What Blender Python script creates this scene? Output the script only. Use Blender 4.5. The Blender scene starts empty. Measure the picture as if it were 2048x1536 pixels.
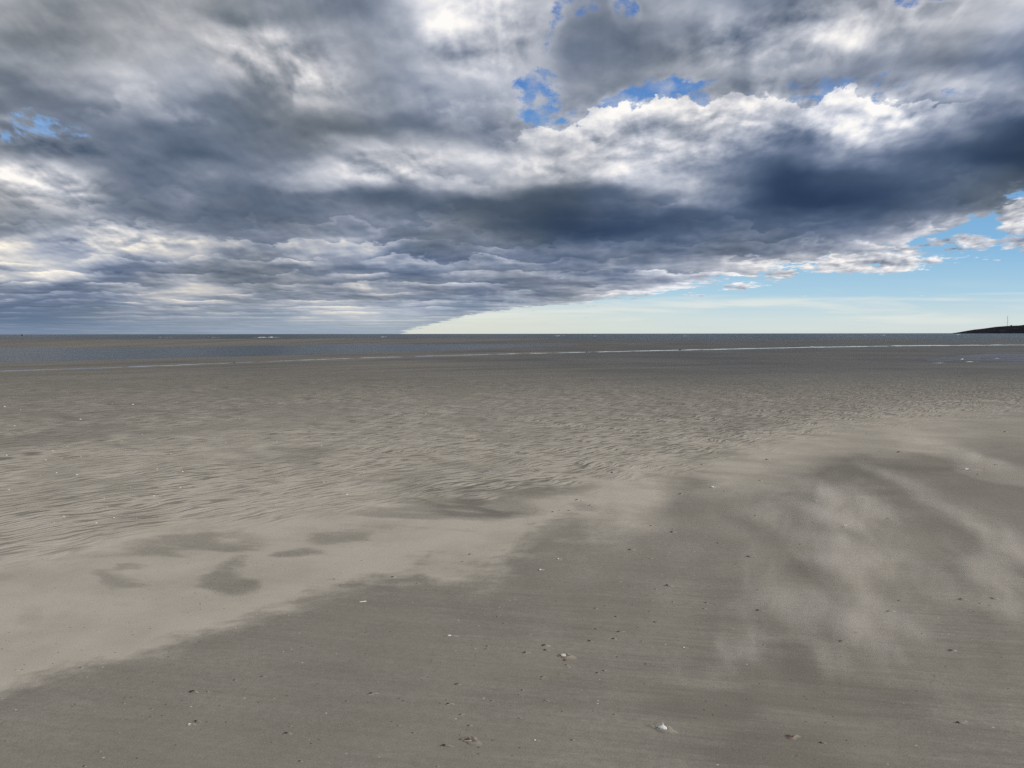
import bpy, bmesh, math, random
import numpy as np
from mathutils import Vector, Matrix

# ------------------------------------------------------------------ camera
S = bpy.context.scene
C = S.collection
EYE = 1.6
FPX = 1538.0                      # focal length in pixels of a 2048 px wide frame
PITCH = math.atan(100.5 / FPX)    # the lens looks a little down: horizon above the middle
cam_d = bpy.data.cameras.new("camera")
cam_d.sensor_fit = 'HORIZONTAL'
cam_d.sensor_width = 36.0
cam_d.lens = 36.0 * FPX / 2048.0
cam_d.clip_start = 0.05
cam_d.clip_end = 400000.0
cam = bpy.data.objects.new("camera", cam_d)
cam.location = (0, 0, EYE)
cam.rotation_euler = (math.radians(90) - PITCH, 0, 0)
C.objects.link(cam)
cam.rotation_euler.rotate_axis('Z', math.radians(-0.075))
S.camera = cam

# ------------------------------------------------------------------ colour management, sampling
S.view_settings.view_transform = 'Standard'
S.view_settings.look = 'None'
S.view_settings.exposure = 0.0
S.view_settings.gamma = 1.0
S.cycles.use_denoising = False
S.cycles.max_bounces = 5
S.cycles.diffuse_bounces = 2
S.cycles.volume_bounces = 1
S.cycles.volume_step_rate = 0.15
S.cycles.volume_max_steps = 48

SUN_EL = math.radians(24)
SUN_AZ = math.radians(108)        # clockwise from the view direction (+Y): from the right, a little behind


def srgb(r, g=None, b=None):
    if g is None:
        g = b = r
    f = lambda c: (c / 255.0 / 12.92) if c / 255.0 <= 0.04045 else ((c / 255.0 + 0.055) / 1.055) ** 2.4
    return (f(r), f(g), f(b))


# ------------------------------------------------------------------ node helper
class NT:
    """Small expression builder on a node tree: sockets in, sockets out."""
    def __init__(self, tree):
        self.t = tree
        self.n = tree.nodes
        self.l = tree.links

    def node(self, kind, **props):
        nd = self.n.new(kind)
        for k, v in props.items():
            setattr(nd, k, v)
        return nd

    def put(self, sock, v):
        if isinstance(v, bpy.types.NodeSocket):
            self.l.new(v, sock)
        elif isinstance(v, (tuple, list)):
            v = tuple(v)
            if len(sock.default_value) == 4 and len(v) == 3:
                v = v + (1.0,)
            sock.default_value = v
        else:
            sock.default_value = v

    def m(self, op, a, b=None, c=None, clamp=False):
        nd = self.node('ShaderNodeMath', operation=op, use_clamp=clamp)
        self.put(nd.inputs[0], a)
        if b is not None:
            self.put(nd.inputs[1], b)
        if c is not None:
            self.put(nd.inputs[2], c)
        return nd.outputs[0]

    def add(self, a, b): return self.m('ADD', a, b)
    def sub(self, a, b): return self.m('SUBTRACT', a, b)
    def mul(self, a, b): return self.m('MULTIPLY', a, b)
    def div(self, a, b): return self.m('DIVIDE', a, b)
    def mad(self, a, b, c): return self.m('MULTIPLY_ADD', a, b, c)
    def mx(self, a, b): return self.m('MAXIMUM', a, b)
    def mn(self, a, b): return self.m('MINIMUM', a, b)

    def sstep(self, v, lo, hi, t0=0.0, t1=1.0, kind='SMOOTHSTEP'):
        nd = self.node('ShaderNodeMapRange', interpolation_type=kind)
        self.put(nd.inputs[0], v)
        self.put(nd.inputs[1], lo)
        self.put(nd.inputs[2], hi)
        self.put(nd.inputs[3], t0)
        self.put(nd.inputs[4], t1)
        return nd.outputs[0]

    def xyz(self, x, y, z=0.0):
        nd = self.node('ShaderNodeCombineXYZ')
        for s, v in zip(nd.inputs, (x, y, z)):
            self.put(s, v)
        return nd.outputs[0]

    def sep(self, v):
        nd = self.node('ShaderNodeSeparateXYZ')
        self.put(nd.inputs[0], v)
        return nd.outputs[0], nd.outputs[1], nd.outputs[2]

    def noise(self, vec, scale=1.0, detail=4.0, rough=0.5, lac=2.0, dist=0.0, dim='3D', kind='FBM', color=False):
        nd = self.node('ShaderNodeTexNoise', noise_dimensions=dim)
        nd.noise_type = kind
        self.put(nd.inputs['Vector'], vec)
        self.put(nd.inputs['Scale'], scale)
        self.put(nd.inputs['Detail'], detail)
        self.put(nd.inputs['Roughness'], rough)
        self.put(nd.inputs['Lacunarity'], lac)
        self.put(nd.inputs['Distortion'], dist)
        return nd.outputs[1 if color else 0]

    def ramp(self, v, stops, interp='LINEAR', alpha=False):
        nd = self.node('ShaderNodeValToRGB')
        cr = nd.color_ramp
        cr.interpolation = interp
        while len(cr.elements) > 1:
            cr.elements.remove(cr.elements[-1])
        for i, (p, col) in enumerate(stops):
            e = cr.elements[0] if i == 0 else cr.elements.new(p)
            e.position = p
            if not isinstance(col, (tuple, list)):
                col = (col, col, col)
            e.color = (*col[:3], 1.0)
        self.put(nd.inputs[0], v)
        return nd.outputs[0]

    def mix(self, f, a, b, blend='MIX'):
        nd = self.node('ShaderNodeMix', data_type='RGBA', blend_type=blend)
        self.put(nd.inputs[0], f)
        self.put(nd.inputs[6], a)
        self.put(nd.inputs[7], b)
        return nd.outputs[2]

    def bl(self, px, py, cx, cy, rx, ry, rot=0.0):
        """Soft bump of height 1 at (cx, cy), zero outside the ellipse (rx, ry)."""
        ca, sa = math.cos(math.radians(rot)), math.sin(math.radians(rot))
        u = self.mad(px, ca / rx, self.mad(py, sa / rx, -(cx * ca + cy * sa) / rx))
        v = self.mad(px, -sa / ry, self.mad(py, ca / ry, -(-cx * sa + cy * ca) / ry))
        d2 = self.mad(u, u, self.mul(v, v))
        return self.sstep(d2, 0.0, 1.0, 1.0, 0.0)


# ------------------------------------------------------------------ sky: Nishita air with procedural cloud decks
def build_world():
    w = bpy.data.worlds.new("World")
    S.world = w
    w.use_nodes = True
    w.node_tree.nodes.clear()
    k = NT(w.node_tree)
    out = k.node('ShaderNodeOutputWorld')
    bg = k.node('ShaderNodeBackground')
    k.l.new(bg.outputs[0], out.inputs[0])
    tc = k.node('ShaderNodeTexCoord')
    dx, dy, dz = k.sep(tc.outputs['Generated'])
    ady = k.mx(k.m('ABSOLUTE', dy), 0.05)
    # sky chart: a = tangent of azimuth, e = tangent of elevation; both turned into
    # "chart units" (100 units = 0.065 in tangent) so that the cloud plan below stays readable
    a = k.div(dx, ady)
    e = k.mx(k.div(dz, ady), 0.0)
    X0 = k.mad(a, FPX, 1024.0)
    Y0 = k.mad(e, -FPX * 1.005, 668.0)
    # cloud-plane coordinates: squashed towards the horizon as a flat deck is
    ec = k.add(e, 0.15)
    qx = k.mul(k.div(a, k.add(e, 0.42)), 1.5)
    qy = k.sub(k.div(0.07, k.add(e, 0.03)), k.mul(k.m('LOGARITHM', ec, math.e), 1.0))
    Q = k.xyz(qx, qy, 0.0)
    # organic warp of the plan
    wn = k.noise(Q, 3.2, 3.5, 0.46, color=True)
    wx, wy, wz = k.sep(wn)
    hs = k.sstep(e, 0.0, 0.25, 0.18, 1.0, 'LINEAR')     # warps shrink towards the horizon
    X = k.mad(k.mul(k.sub(wx, 0.5), hs), 170.0, X0)
    Y = k.mad(k.mul(k.sub(wy, 0.5), hs), 120.0, Y0)
    xs = k.mad(X, 1.0 / 2304.0, 128.0 / 2304.0)          # ramp coordinate, -128..2176
    # ---- brightness plan of the deck, rows from the zenith side down to the horizon
    rows = [
        (0,   [170,165,155,140,130,130,135,225,200,145,140,145,140,142,165,175,200]),
        (45,  [148,148,152,140,121,124,121,226,208,135,146,165,142,186,170,182,172]),
        (90,  [130,132,165,160,183,165,146,182,205,130,124,152,186,208,160,150,120]),
        (135, [150,152,190,170,196,158,150,172,195,145,125,150,180,152,130,130,115]),
        (180, [125,150,166,170,164,164,145,182,180,142,134,150,142,132,158,190,150]),
        (225, [100,120,120,142,116,150,140,166,166,150,192,190,186,226,206,140,130]),
        (270, [128,115,104,100,106,105,105,120,136,205,196,176,186,218,180,108,62]),
        (315, [135,108,118,85,112,130,192,180,212,186,222,186,115,155,112,72,50]),
        (360, [222,214,110,124,126,185,214,180,176,180,206,168,74,70,84,96,84]),
        (405, [140,168,114,110,99,96,92,95,76,84,112,138,70,56,76,98,112]),
        (450, [130,142,148,110,110,122,130,108,74,60,70,92,98,105,112,190,205]),
        (495, [232,186,216,196,120,168,140,110,120,106,112,116,114,150,210,205,210]),
        (540, [175,205,112,124,112,136,130,130,138,126,150,170,195,205,205,205,205]),
        (585, [130,115,152,196,152,142,142,130,132,150,190,200,200,200,200,200,200]),
        (628, [105,112,142,156,156,188,196,152,160,170,190,190,190,190,190,190,190]),
        (668, [142,146,150,152,158,152,156,160,165,170,170,170,170,170,170,170,170]),
    ]
    L = None
    for i, (yy, vals) in enumerate(rows):
        st = [((128 + 128 * j) / 2304.0, v / 255.0) for j, v in enumerate(vals)]
        r = k.ramp(xs, st, 'CARDINAL')
        up = rows[i - 1][0] if i else -400
        dn = rows[i + 1][0] if i + 1 < len(rows) else 900
        wgt = k.mn(k.sstep(Y, up, yy, 1.0 if i == 0 else 0.0, 1.0), k.sstep(Y, yy, dn, 1.0, 0.0))
        nd = k.mul(r, wgt)
        L = nd if L is None else k.add(L, nd)
    # ---- cloud texture: billows with relief lit from above
    puffs = [(1330, 270, 420, 110, -6), (1680, 240, 260, 90, 0), (960, 70, 150, 130, 0), (90, 370, 190, 50, 8),
             (1580, 85, 330, 80, -8), (790, 335, 130, 50, 0), (240, 480, 170, 40, 0), (560, 130, 190, 90, 20), (90, 280, 170, 40, 10)]
    pf = None
    for p in puffs:
        b = k.bl(X0, Y0, *p)
        pf = b if pf is None else k.mx(pf, b)
    Qw = k.xyz(k.mad(k.sub(wx, 0.5), 0.10, qx), k.mad(k.sub(wz, 0.5), 0.10, qy), 3.7)
    n1 = k.noise(Qw, 5.0, 9.0, 0.50)
    Qs = k.node('ShaderNodeVectorMath', operation='ADD')
    k.put(Qs.inputs[0], Qw)
    Qs.inputs[1].default_value = (0.010, -0.026, 0.0)
    n1s = k.noise(Qs.outputs[0], 5.0, 6.0, 0.48)
    relief = k.sub(n1, n1s)
    # long streaks for the low part of the deck
    Qt = k.xyz(k.mul(qx, 1.1), k.mul(qy, 1.8), 9.1)
    n2 = k.noise(Qt, 3.3, 7.0, 0.46)
    Qu = k.node('ShaderNodeVectorMath', operation='ADD')
    k.put(Qu.inputs[0], Qt)
    Qu.inputs[1].default_value = (0.008, -0.06, 0.0)
    n2s = k.noise(Qu.outputs[0], 3.3, 5.0, 0.45)
    low = k.sstep(Y0, 330.0, 560.0)
    det = k.mul(relief, k.mad(pf, 0.95, 0.42))
    det = k.add(det, k.mul(k.sub(n1, 0.5), k.mad(pf, 0.46, 0.22)))
    det = k.add(det, k.mul(k.sub(n2, 0.5), k.mad(low, 0.22, 0.04)))
    det = k.add(det, k.mul(k.sub(n2, n2s), k.mul(low, 0.35)))
    ln = k.noise(k.xyz(k.mul(qx, 1.0), k.mul(qy, 0.9), 1.3), 5.6, 8.0, 0.54)
    ln2 = k.noise(k.xyz(k.mul(qx, 1.0), k.mul(qy, 1.0), 6.3), 13.0, 7.0, 0.56)
    lump = k.add(k.sub(ln, 0.5), k.mul(k.sub(ln2, 0.5), 0.34))

    def cloud_rows(freq, amp, off, edge_w, lump):
        ph = k.add(k.mad(qy, freq, off), k.mul(lump, amp))
        fl = k.m('FLOOR', ph)
        sw = k.sub(ph, fl)
        cell = k.noise(k.xyz(k.mul(qx, 4.2), k.mul(fl, 7.31), 2.0), 1.0, 4.0, 0.55)
        crest = k.m('POWER', k.sub(1.0, sw), 1.35)
        rise = k.sstep(sw, 0.0, edge_w)
        return k.sub(k.mul(k.mul(crest, rise), k.sstep(cell, 0.34, 0.66, 0.05, 1.0)), 0.17)
    det = k.add(det, k.mul(cloud_rows(6.2, k.sstep(e, 0.0, 0.12, 1.3, 2.9, 'LINEAR'), 0.0, 0.17, lump), k.mad(low, 0.36, 0.0)))
    det = k.add(det, k.mul(cloud_rows(2.7, 2.2, 0.35, 0.30, k.add(k.sub(ln, 0.5), k.mul(k.sub(ln2, 0.5), 0.20))), k.mad(k.sstep(Y0, 560.0, 400.0), 0.20, k.mul(pf, 0.14))))
    fade = k.sstep(Y0, 668.0, 600.0, 0.35, 1.0)
    # dark bases stay smooth, lit billows carry the texture
    amp = k.mul(fade, k.sstep(L, 0.22, 0.60, 0.10, 1.0))
    L1 = k.add(k.mad(det, amp, L), k.sstep(X0, 1300.0, 700.0, 0.0, 0.028))
    # ---- where the deck ends: a straight cloud edge running to its vanishing point on the horizon
    ed = [(-128, 720), (600, 720), (760, 690), (810, 664), (870, 648), (930, 633), (1000, 622), (1100, 612), (1200, 602), (1300, 588),
          (1400, 568), (1480, 556), (1560, 538), (1660, 520), (1780, 500), (1850, 470), (1930, 440), (2000, 408), (2060, 378), (2176, 330)]
    edge = k.mul(k.ramp(k.mad(X0, 1.0 / 2304.0, 128.0 / 2304.0), [((128 + x) / 2304.0, y / 800.0) for x, y in ed], 'LINEAR'), 800.0)
    n3a = k.noise(k.xyz(k.mul(qx, 0.8), qy, 5.2), 5.0, 8.0, 0.62)
    n3b = k.noise(k.xyz(qx, k.mul(qy, 1.3), 8.2), 22.0, 6.0, 0.62)
    n3 = k.mad(k.sub(n3b, 0.5), 0.8, n3a)
    eamp = k.sstep(X0, 800.0, 1900.0, 26.0, 80.0, 'LINEAR')
    dist = k.sub(k.mad(k.sub(n3, 0.5), eamp, edge), Y0)          # > 0 inside the deck
    # small detached clouds under the edge, and openings inside the deck
    isl = [(1905, 488, 75, 15, -4, 24), (1745, 516, 120, 24, -3, 30), (2030, 440, 46, 32, 0, 30), (2060, 492, 70, 14, 6, 22),
           (1552, 552, 30, 9, 0, 12), (1640, 538, 18, 5, 0, 6), (1390, 594, 24, 6, 0, 6), (1850, 440, 90, 26, -14, 30), (1480, 572, 40, 7, -6, 8)]
    di = None
    for (cx, cy, rx, ry, rt, h) in isl:
        b = k.mad(k.bl(X0, Y0, cx, cy, rx * 1.6, ry * 1.9, rt), h * 0.58 + 14.0, -14.0)
        di = b if di is None else k.mx(di, b)
    di = k.add(k.mad(k.sub(n3, 0.5), 60.0, di), k.mul(k.sub(n1, 0.5), 40.0))
    dist2 = k.mx(dist, di)
    soft = k.sstep(X0, 900.0, 1800.0, 4.0, 9.0, 'LINEAR')
    inside = k.sstep(k.div(dist2, soft), -0.2, 1.0)
    tops = [(-128, 420), (760, 400), (930, 330), (1000, 290), (1060, 268), (1130, 258), (1200, 238), (1260, 222), (1300, 208), (1345, 206), (1400, 220), (1450, 202), (1520, 194),
            (1565, 206), (1605, 224), (1650, 188), (1720, 194), (1800, 208), (1880, 206), (1960, 190), (2060, 170), (2176, 160)]
    top = k.mul(k.ramp(k.mad(X0, 1.0 / 2304.0, 128.0 / 2304.0), [((128 + x) / 2304.0, y / 800.0) for x, y in tops], 'LINEAR'), 800.0)
    bil = k.noise(Qw, 13.0, 8.0, 0.6)
    fd = k.add(k.sub(Y0, top), k.add(k.mul(k.sub(bil, 0.5), 95.0), k.mul(k.sub(n1, 0.5), 60.0)))
    front = k.sstep(fd, -1.5, 4.0)
    gaps = [(1080, 200, 24, 46, 0, 0.95), (1090, 86, 15, 30, 15, 0.85), (1242, 42, 18, 15, 0, 1.0), (1285, 216, 84, 13, -10, 1.05), (1395, 210, 42, 9, 10, 0.9),
            (1622, 206, 46, 18, -6, 1.0), (1745, 194, 64, 12, -8, 0.85), (1910, 192, 26, 8, 0, 0.8), (1508, 198, 16, 8, 0, 0.7), (1120, 246, 46, 9, -6, 0.75),
            (1795, 4, 22, 9, 0, 0.9), (1870, 0, 50, 6, 0, 0.8), (132, 266, 42, 12, 14, 1.0), (36, 289, 40, 6, 4, 0.95), (268, 468, 34, 5, 4, 0.9), (1140, 14, 30, 16, 0, 0.55),
            (432, 588, 26, 3, 0, 0.85)]
    g = None
    n4 = k.noise(Qw, 17.0, 7.0, 0.60)
    Xg = k.mad(k.mul(k.sub(wx, 0.5), hs), 110.0, X0)
    Yg = k.mad(k.mul(k.sub(wy, 0.5), hs), 60.0, Y0)
    for (cx, cy, rx, ry, rt, h) in gaps:
        b = k.mul(k.bl(Xg, Yg, cx, cy, rx * 2.5, ry * 3.2, rt), h * 0.80)
        g = b if g is None else k.mx(g, b)
    gn = k.add(g, k.add(k.mul(k.sub(n4, 0.5), 3.2), k.mul(k.sub(n1, 0.5), 2.6)))
    open_ = k.mul(k.sstep(gn, 0.44, 1.02), k.sstep(g, 0.0, 0.12))
    open_ = k.mul(k.mul(open_, k.sstep(ln2, 0.62, 0.40, 0.55, 1.0)), k.sub(1.0, front))
    alpha = k.mul(inside, k.sub(1.0, open_))
    # thin rims of the deck let the light through
    rim = k.mul(k.sstep(dist2, 34.0, 2.0), k.sstep(X0, 850.0, 1350.0))
    L2 = k.add(L1, k.mul(k.mul(rim, k.sstep(n1, 0.36, 0.62)), 0.15))
    L2 = k.add(L2, k.mul(k.sstep(g, 0.0, 0.5), 0.05))
    L2 = k.add(L2, k.mul(k.mul(front, k.sstep(fd, 50.0, 0.0)), k.mul(k.sstep(X0, 1960.0, 1860.0, 0.0, 0.16), k.sstep(X0, 960.0, 1100.0))))
    # detached clouds are sunlit
    isl_m = k.mul(k.sstep(di, -2.0, 6.0), k.sstep(dist, 6.0, -8.0))
    L2 = k.add(k.mul(L2, k.sub(1.0, isl_m)), k.mul(isl_m, k.mad(relief, 2.0, k.mad(k.sub(n1, 0.5), 0.6, 0.77))))
    # ---- brightness to colour: slate blue bases, grey bodies, cream tops
    cold = k.ramp(L2, [(0.14, srgb(24, 42, 72)), (0.24, srgb(48, 67, 96)), (0.36, srgb(78, 96, 124)), (0.50, srgb(112, 126, 152)), (0.62, srgb(148, 159, 180)),
                       (0.75, srgb(186, 193, 208)), (0.86, srgb(222, 225, 234)), (0.97, srgb(250, 248, 246)), (1.0, srgb(254, 252, 250))])
    grey = k.ramp(L2, [(0.14, srgb(40, 56, 74)), (0.24, srgb(60, 72, 86)), (0.36, srgb(86, 96, 106)), (0.50, srgb(122, 129, 136)), (0.62, srgb(154, 158, 164)),
                       (0.75, srgb(190, 191, 195)), (0.86, srgb(222, 220, 220)), (0.97, srgb(252, 248, 242)), (1.0, srgb(254, 251, 246))])
    tint = k.sstep(k.noise(Q, 1.1, 3.0, 0.5), 0.38, 0.62)
    tint = k.m('ADD', k.mad(tint, 0.62, 0.08), k.mul(k.sstep(X0, 1100.0, 700.0), k.sstep(Y0, 520.0, 400.0, 0.0, 0.34)), clamp=True)
    cc = k.mix(tint, cold, grey)
    warm = k.mul(k.mul(k.sstep(Y0, 430.0, 500.0), k.sstep(X0, 1000.0, 700.0)), k.sstep(L2, 0.62, 0.85))
    cc = k.mix(warm, cc, k.mix(1.0, cc, (1.02, 0.975, 0.88), 'MULTIPLY'))
    # distant air over the lowest clouds
    haze = k.mul(k.sstep(e, 0.06, 0.0), 0.55)
    cc = k.mix(haze, cc, k.mix(k.sstep(X0, 0.0, 900.0), srgb(104, 128, 158), srgb(158, 176, 190)))
    # ---- clear air between and below the clouds
    sky = k.node('ShaderNodeTexSky', sky_type='NISHITA')
    sky.sun_disc = False
    sky.sun_elevation = SUN_EL
    sky.sun_rotation = SUN_AZ
    sky.altitude = 10
    sky.air_density = 1.0
    sky.dust_density = 0.6
    sky.ozone_density = 2.0
    clear = k.mix(1.0, sky.outputs[0], (0.085, 0.085, 0.085), 'MULTIPLY')
    air = k.ramp(k.mul(e, 2.0), [(0.0, srgb(214, 225, 224)), (0.035, srgb(212, 227, 228)), (0.10, srgb(174, 211, 232)), (0.22, srgb(134, 186, 226)),
                                 (0.40, srgb(110, 164, 216)), (0.62, srgb(90, 138, 202)), (0.9, srgb(76, 116, 184))])
    air = k.mix(k.mul(k.sstep(X0, 1000.0, 200.0), k.sstep(e, 0.02, 0.1)), air, k.mix(0.5, air, srgb(150, 196, 250)))
    air = k.mix(k.mul(k.sstep(X0, 1500.0, 900.0), k.sstep(e, 0.06, 0.01)), air, srgb(221, 226, 217))
    clear = k.mix(0.9, clear, air)
    # high thin cirrus low over the sea
    ci = k.noise(k.xyz(k.mul(a, 3.0), k.mul(e, 42.0), 2.0), 1.4, 6.0, 0.55, dist=0.6)
    cim = k.mul(k.sstep(ci, 0.42, 0.70), k.mul(k.sstep(e, 0.0, 0.02), k.sstep(e, 0.075, 0.03)))
    clear = k.mix(k.mul(cim, 0.85), clear, srgb(230, 233, 226))
    col = k.mix(alpha, clear, cc)
    k.l.new(col, bg.inputs[0])
    bg.inputs[1].default_value = 1.0
    w.cycles.sampling_method = 'MANUAL'
    w.cycles.sample_map_resolution = 512
    return w


build_world()

sun_d = bpy.data.lights.new("sun", 'SUN')
sun_d.energy = 2.7
sun_d.angle = math.radians(6)
sun_d.color = (1.0, 0.93, 0.84)
sun = bpy.data.objects.new("sun", sun_d)
sd = Vector((math.sin(SUN_AZ) * math.cos(SUN_EL), math.cos(SUN_AZ) * math.cos(SUN_EL), math.sin(SUN_EL)))
sun.rotation_euler = sd.to_track_quat('Z', 'Y').to_euler()
sun.location = sd * 50
C.objects.link(sun)


# ------------------------------------------------------------------ helpers for geometry
random.seed(7)
rng = np.random.default_rng(11)


def tag(o, label=None, cat=None, group=None, kind=None):
    if label: o['label'] = label
    if cat: o['category'] = cat
    if group: o['group'] = group
    if kind: o['kind'] = kind
    return o


def link(name, me, mat=None, parent=None):
    o = bpy.data.objects.new(name, me)
    C.objects.link(o)
    if mat is not None and not me.materials:
        me.materials.append(mat)
    if parent is not None:
        o.parent = parent
    return o


def grid_mesh(name, P, smooth=True, wrap=False):
    """Mesh from an (n, m, 3) array of points."""
    n, m = P.shape[:2]
    me = bpy.data.meshes.new(name)
    me.vertices.add(n * m)
    me.vertices.foreach_set('co', P.reshape(-1, 3).astype(np.float32).ravel())
    i = np.arange(n - 1)[:, None]
    mm = m if wrap else m - 1
    j = np.arange(mm)[None, :]
    j2 = (j + 1) % m
    q = np.stack([i * m + j, i * m + j2, (i + 1) * m + j2, (i + 1) * m + j], -1).reshape(-1, 4)
    nf = len(q)
    me.loops.add(nf * 4)
    me.loops.foreach_set('vertex_index', q.astype(np.int32).ravel())
    me.polygons.add(nf)
    me.polygons.foreach_set('loop_start', np.arange(nf, dtype=np.int32) * 4)
    me.polygons.foreach_set('loop_total', np.full(nf, 4, dtype=np.int32))
    if smooth:
        me.polygons.foreach_set('use_smooth', np.ones(nf, dtype=bool))
    me.update(calc_edges=True)
    me.validate()
    return me


def set_attr(me, name, arr):
    at = me.attributes.new(name, 'FLOAT', 'POINT')
    at.data.foreach_set('value', np.asarray(arr, dtype=np.float32).ravel())


_perm = np.random.default_rng(5).permutation(512)
_perm = np.concatenate([_perm, _perm, _perm])
_g = np.random.default_rng(6).uniform(0, 2 * np.pi, 512)
_gx, _gy = np.cos(_g), np.sin(_g)


def perlin(x, y):
    xi = np.floor(x).astype(np.int64); yi = np.floor(y).astype(np.int64)
    xf, yf = x - xi, y - yi
    xi &= 511; yi &= 511
    u = xf * xf * xf * (xf * (xf * 6 - 15) + 10); v = yf * yf * yf * (yf * (yf * 6 - 15) + 10)
    def gr(ix, iy, fx, fy):
        h = _perm[_perm[ix & 511] + (iy & 511)]
        return _gx[h] * fx + _gy[h] * fy
    a = gr(xi, yi, xf, yf); b = gr(xi + 1, yi, xf - 1, yf)
    c = gr(xi, yi + 1, xf, yf - 1); d = gr(xi + 1, yi + 1, xf - 1, yf - 1)
    return (a + u * (b - a)) * (1 - v) + (c + u * (d - c)) * v


def fbm(x, y, oct=4, rough=0.5):
    t = np.zeros_like(x); am = 1.0; f = 1.0
    for o in range(oct):
        t += am * perlin(x * f + 17.3 * o, y * f + 9.1 * o); am *= rough; f *= 2.03
    return t


def sm(v, lo, hi):
    t = np.clip((v - lo) / (hi - lo), 0, 1)
    return t * t * (3 - 2 * t)


# ---- plan of the beach: a point on the flat sand and the plan coordinates (p, q) it was surveyed in
CP, SP = math.cos(PITCH), math.sin(PITCH)


def ground(px, py, z=0.0):
    u, v = (px - 1024.0) / FPX, (768.0 - py) / FPX
    dz = v * CP - SP
    t = (z - EYE) / dz
    return Vector((u * t, (CP + v * SP) * t, z))


def plan(x, y):
    """Inverse of ground() for arrays, on the sand in front of the viewer."""
    yy = np.maximum(y, 0.05)
    e = -EYE / yy                        # tangent of the depression
    v = (e * CP + SP) / (CP - e * SP)
    u = x / yy * (CP + v * SP)
    return 1024.0 + u * FPX, 768.0 - v * FPX


def poly(p, pts):
    return np.interp(p, [a for a, b in pts], [b for a, b in pts])


RUNNEL = [(-800, 752), (0, 739.5), (250, 732), (500, 722), (700, 715), (1000, 707), (1200, 703), (1400, 699), (1600, 695), (1800, 692), (2048, 690.4), (2900, 686)]
CH_NEAR = [(-800, 733), (0, 723), (300, 716), (600, 709), (900, 699), (1100, 692), (1180, 689), (1300, 684), (2900, 684)]
CH_FAR = [(-800, 693), (0, 692), (430, 690.5), (850, 687.5), (1000, 687), (1180, 688), (1300, 690), (2900, 690)]
SEA = [(-800, 676), (0, 676.5), (400, 677), (800, 676), (1100, 677), (1300, 680), (1700, 680), (2048, 677), (2900, 677)]
WATER_Z = -0.10


# ------------------------------------------------------------------ materials
def new_mat(name):
    m = bpy.data.materials.new(name)
    m.use_nodes = True
    k = NT(m.node_tree)
    return m, k, m.node_tree.nodes['Principled BSDF']


def attr(k, name):
    nd = k.node('ShaderNodeAttribute')
    nd.attribute_name = name
    return nd.outputs['Fac']


def bump(k, h, strength, dist, normal=None):
    nd = k.node('ShaderNodeBump')
    k.put(nd.inputs['Strength'], strength)
    k.put(nd.inputs['Distance'], dist)
    k.put(nd.inputs['Height'], h)
    if normal is not None:
        k.put(nd.inputs['Normal'], normal)
    return nd.outputs[0]


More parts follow.
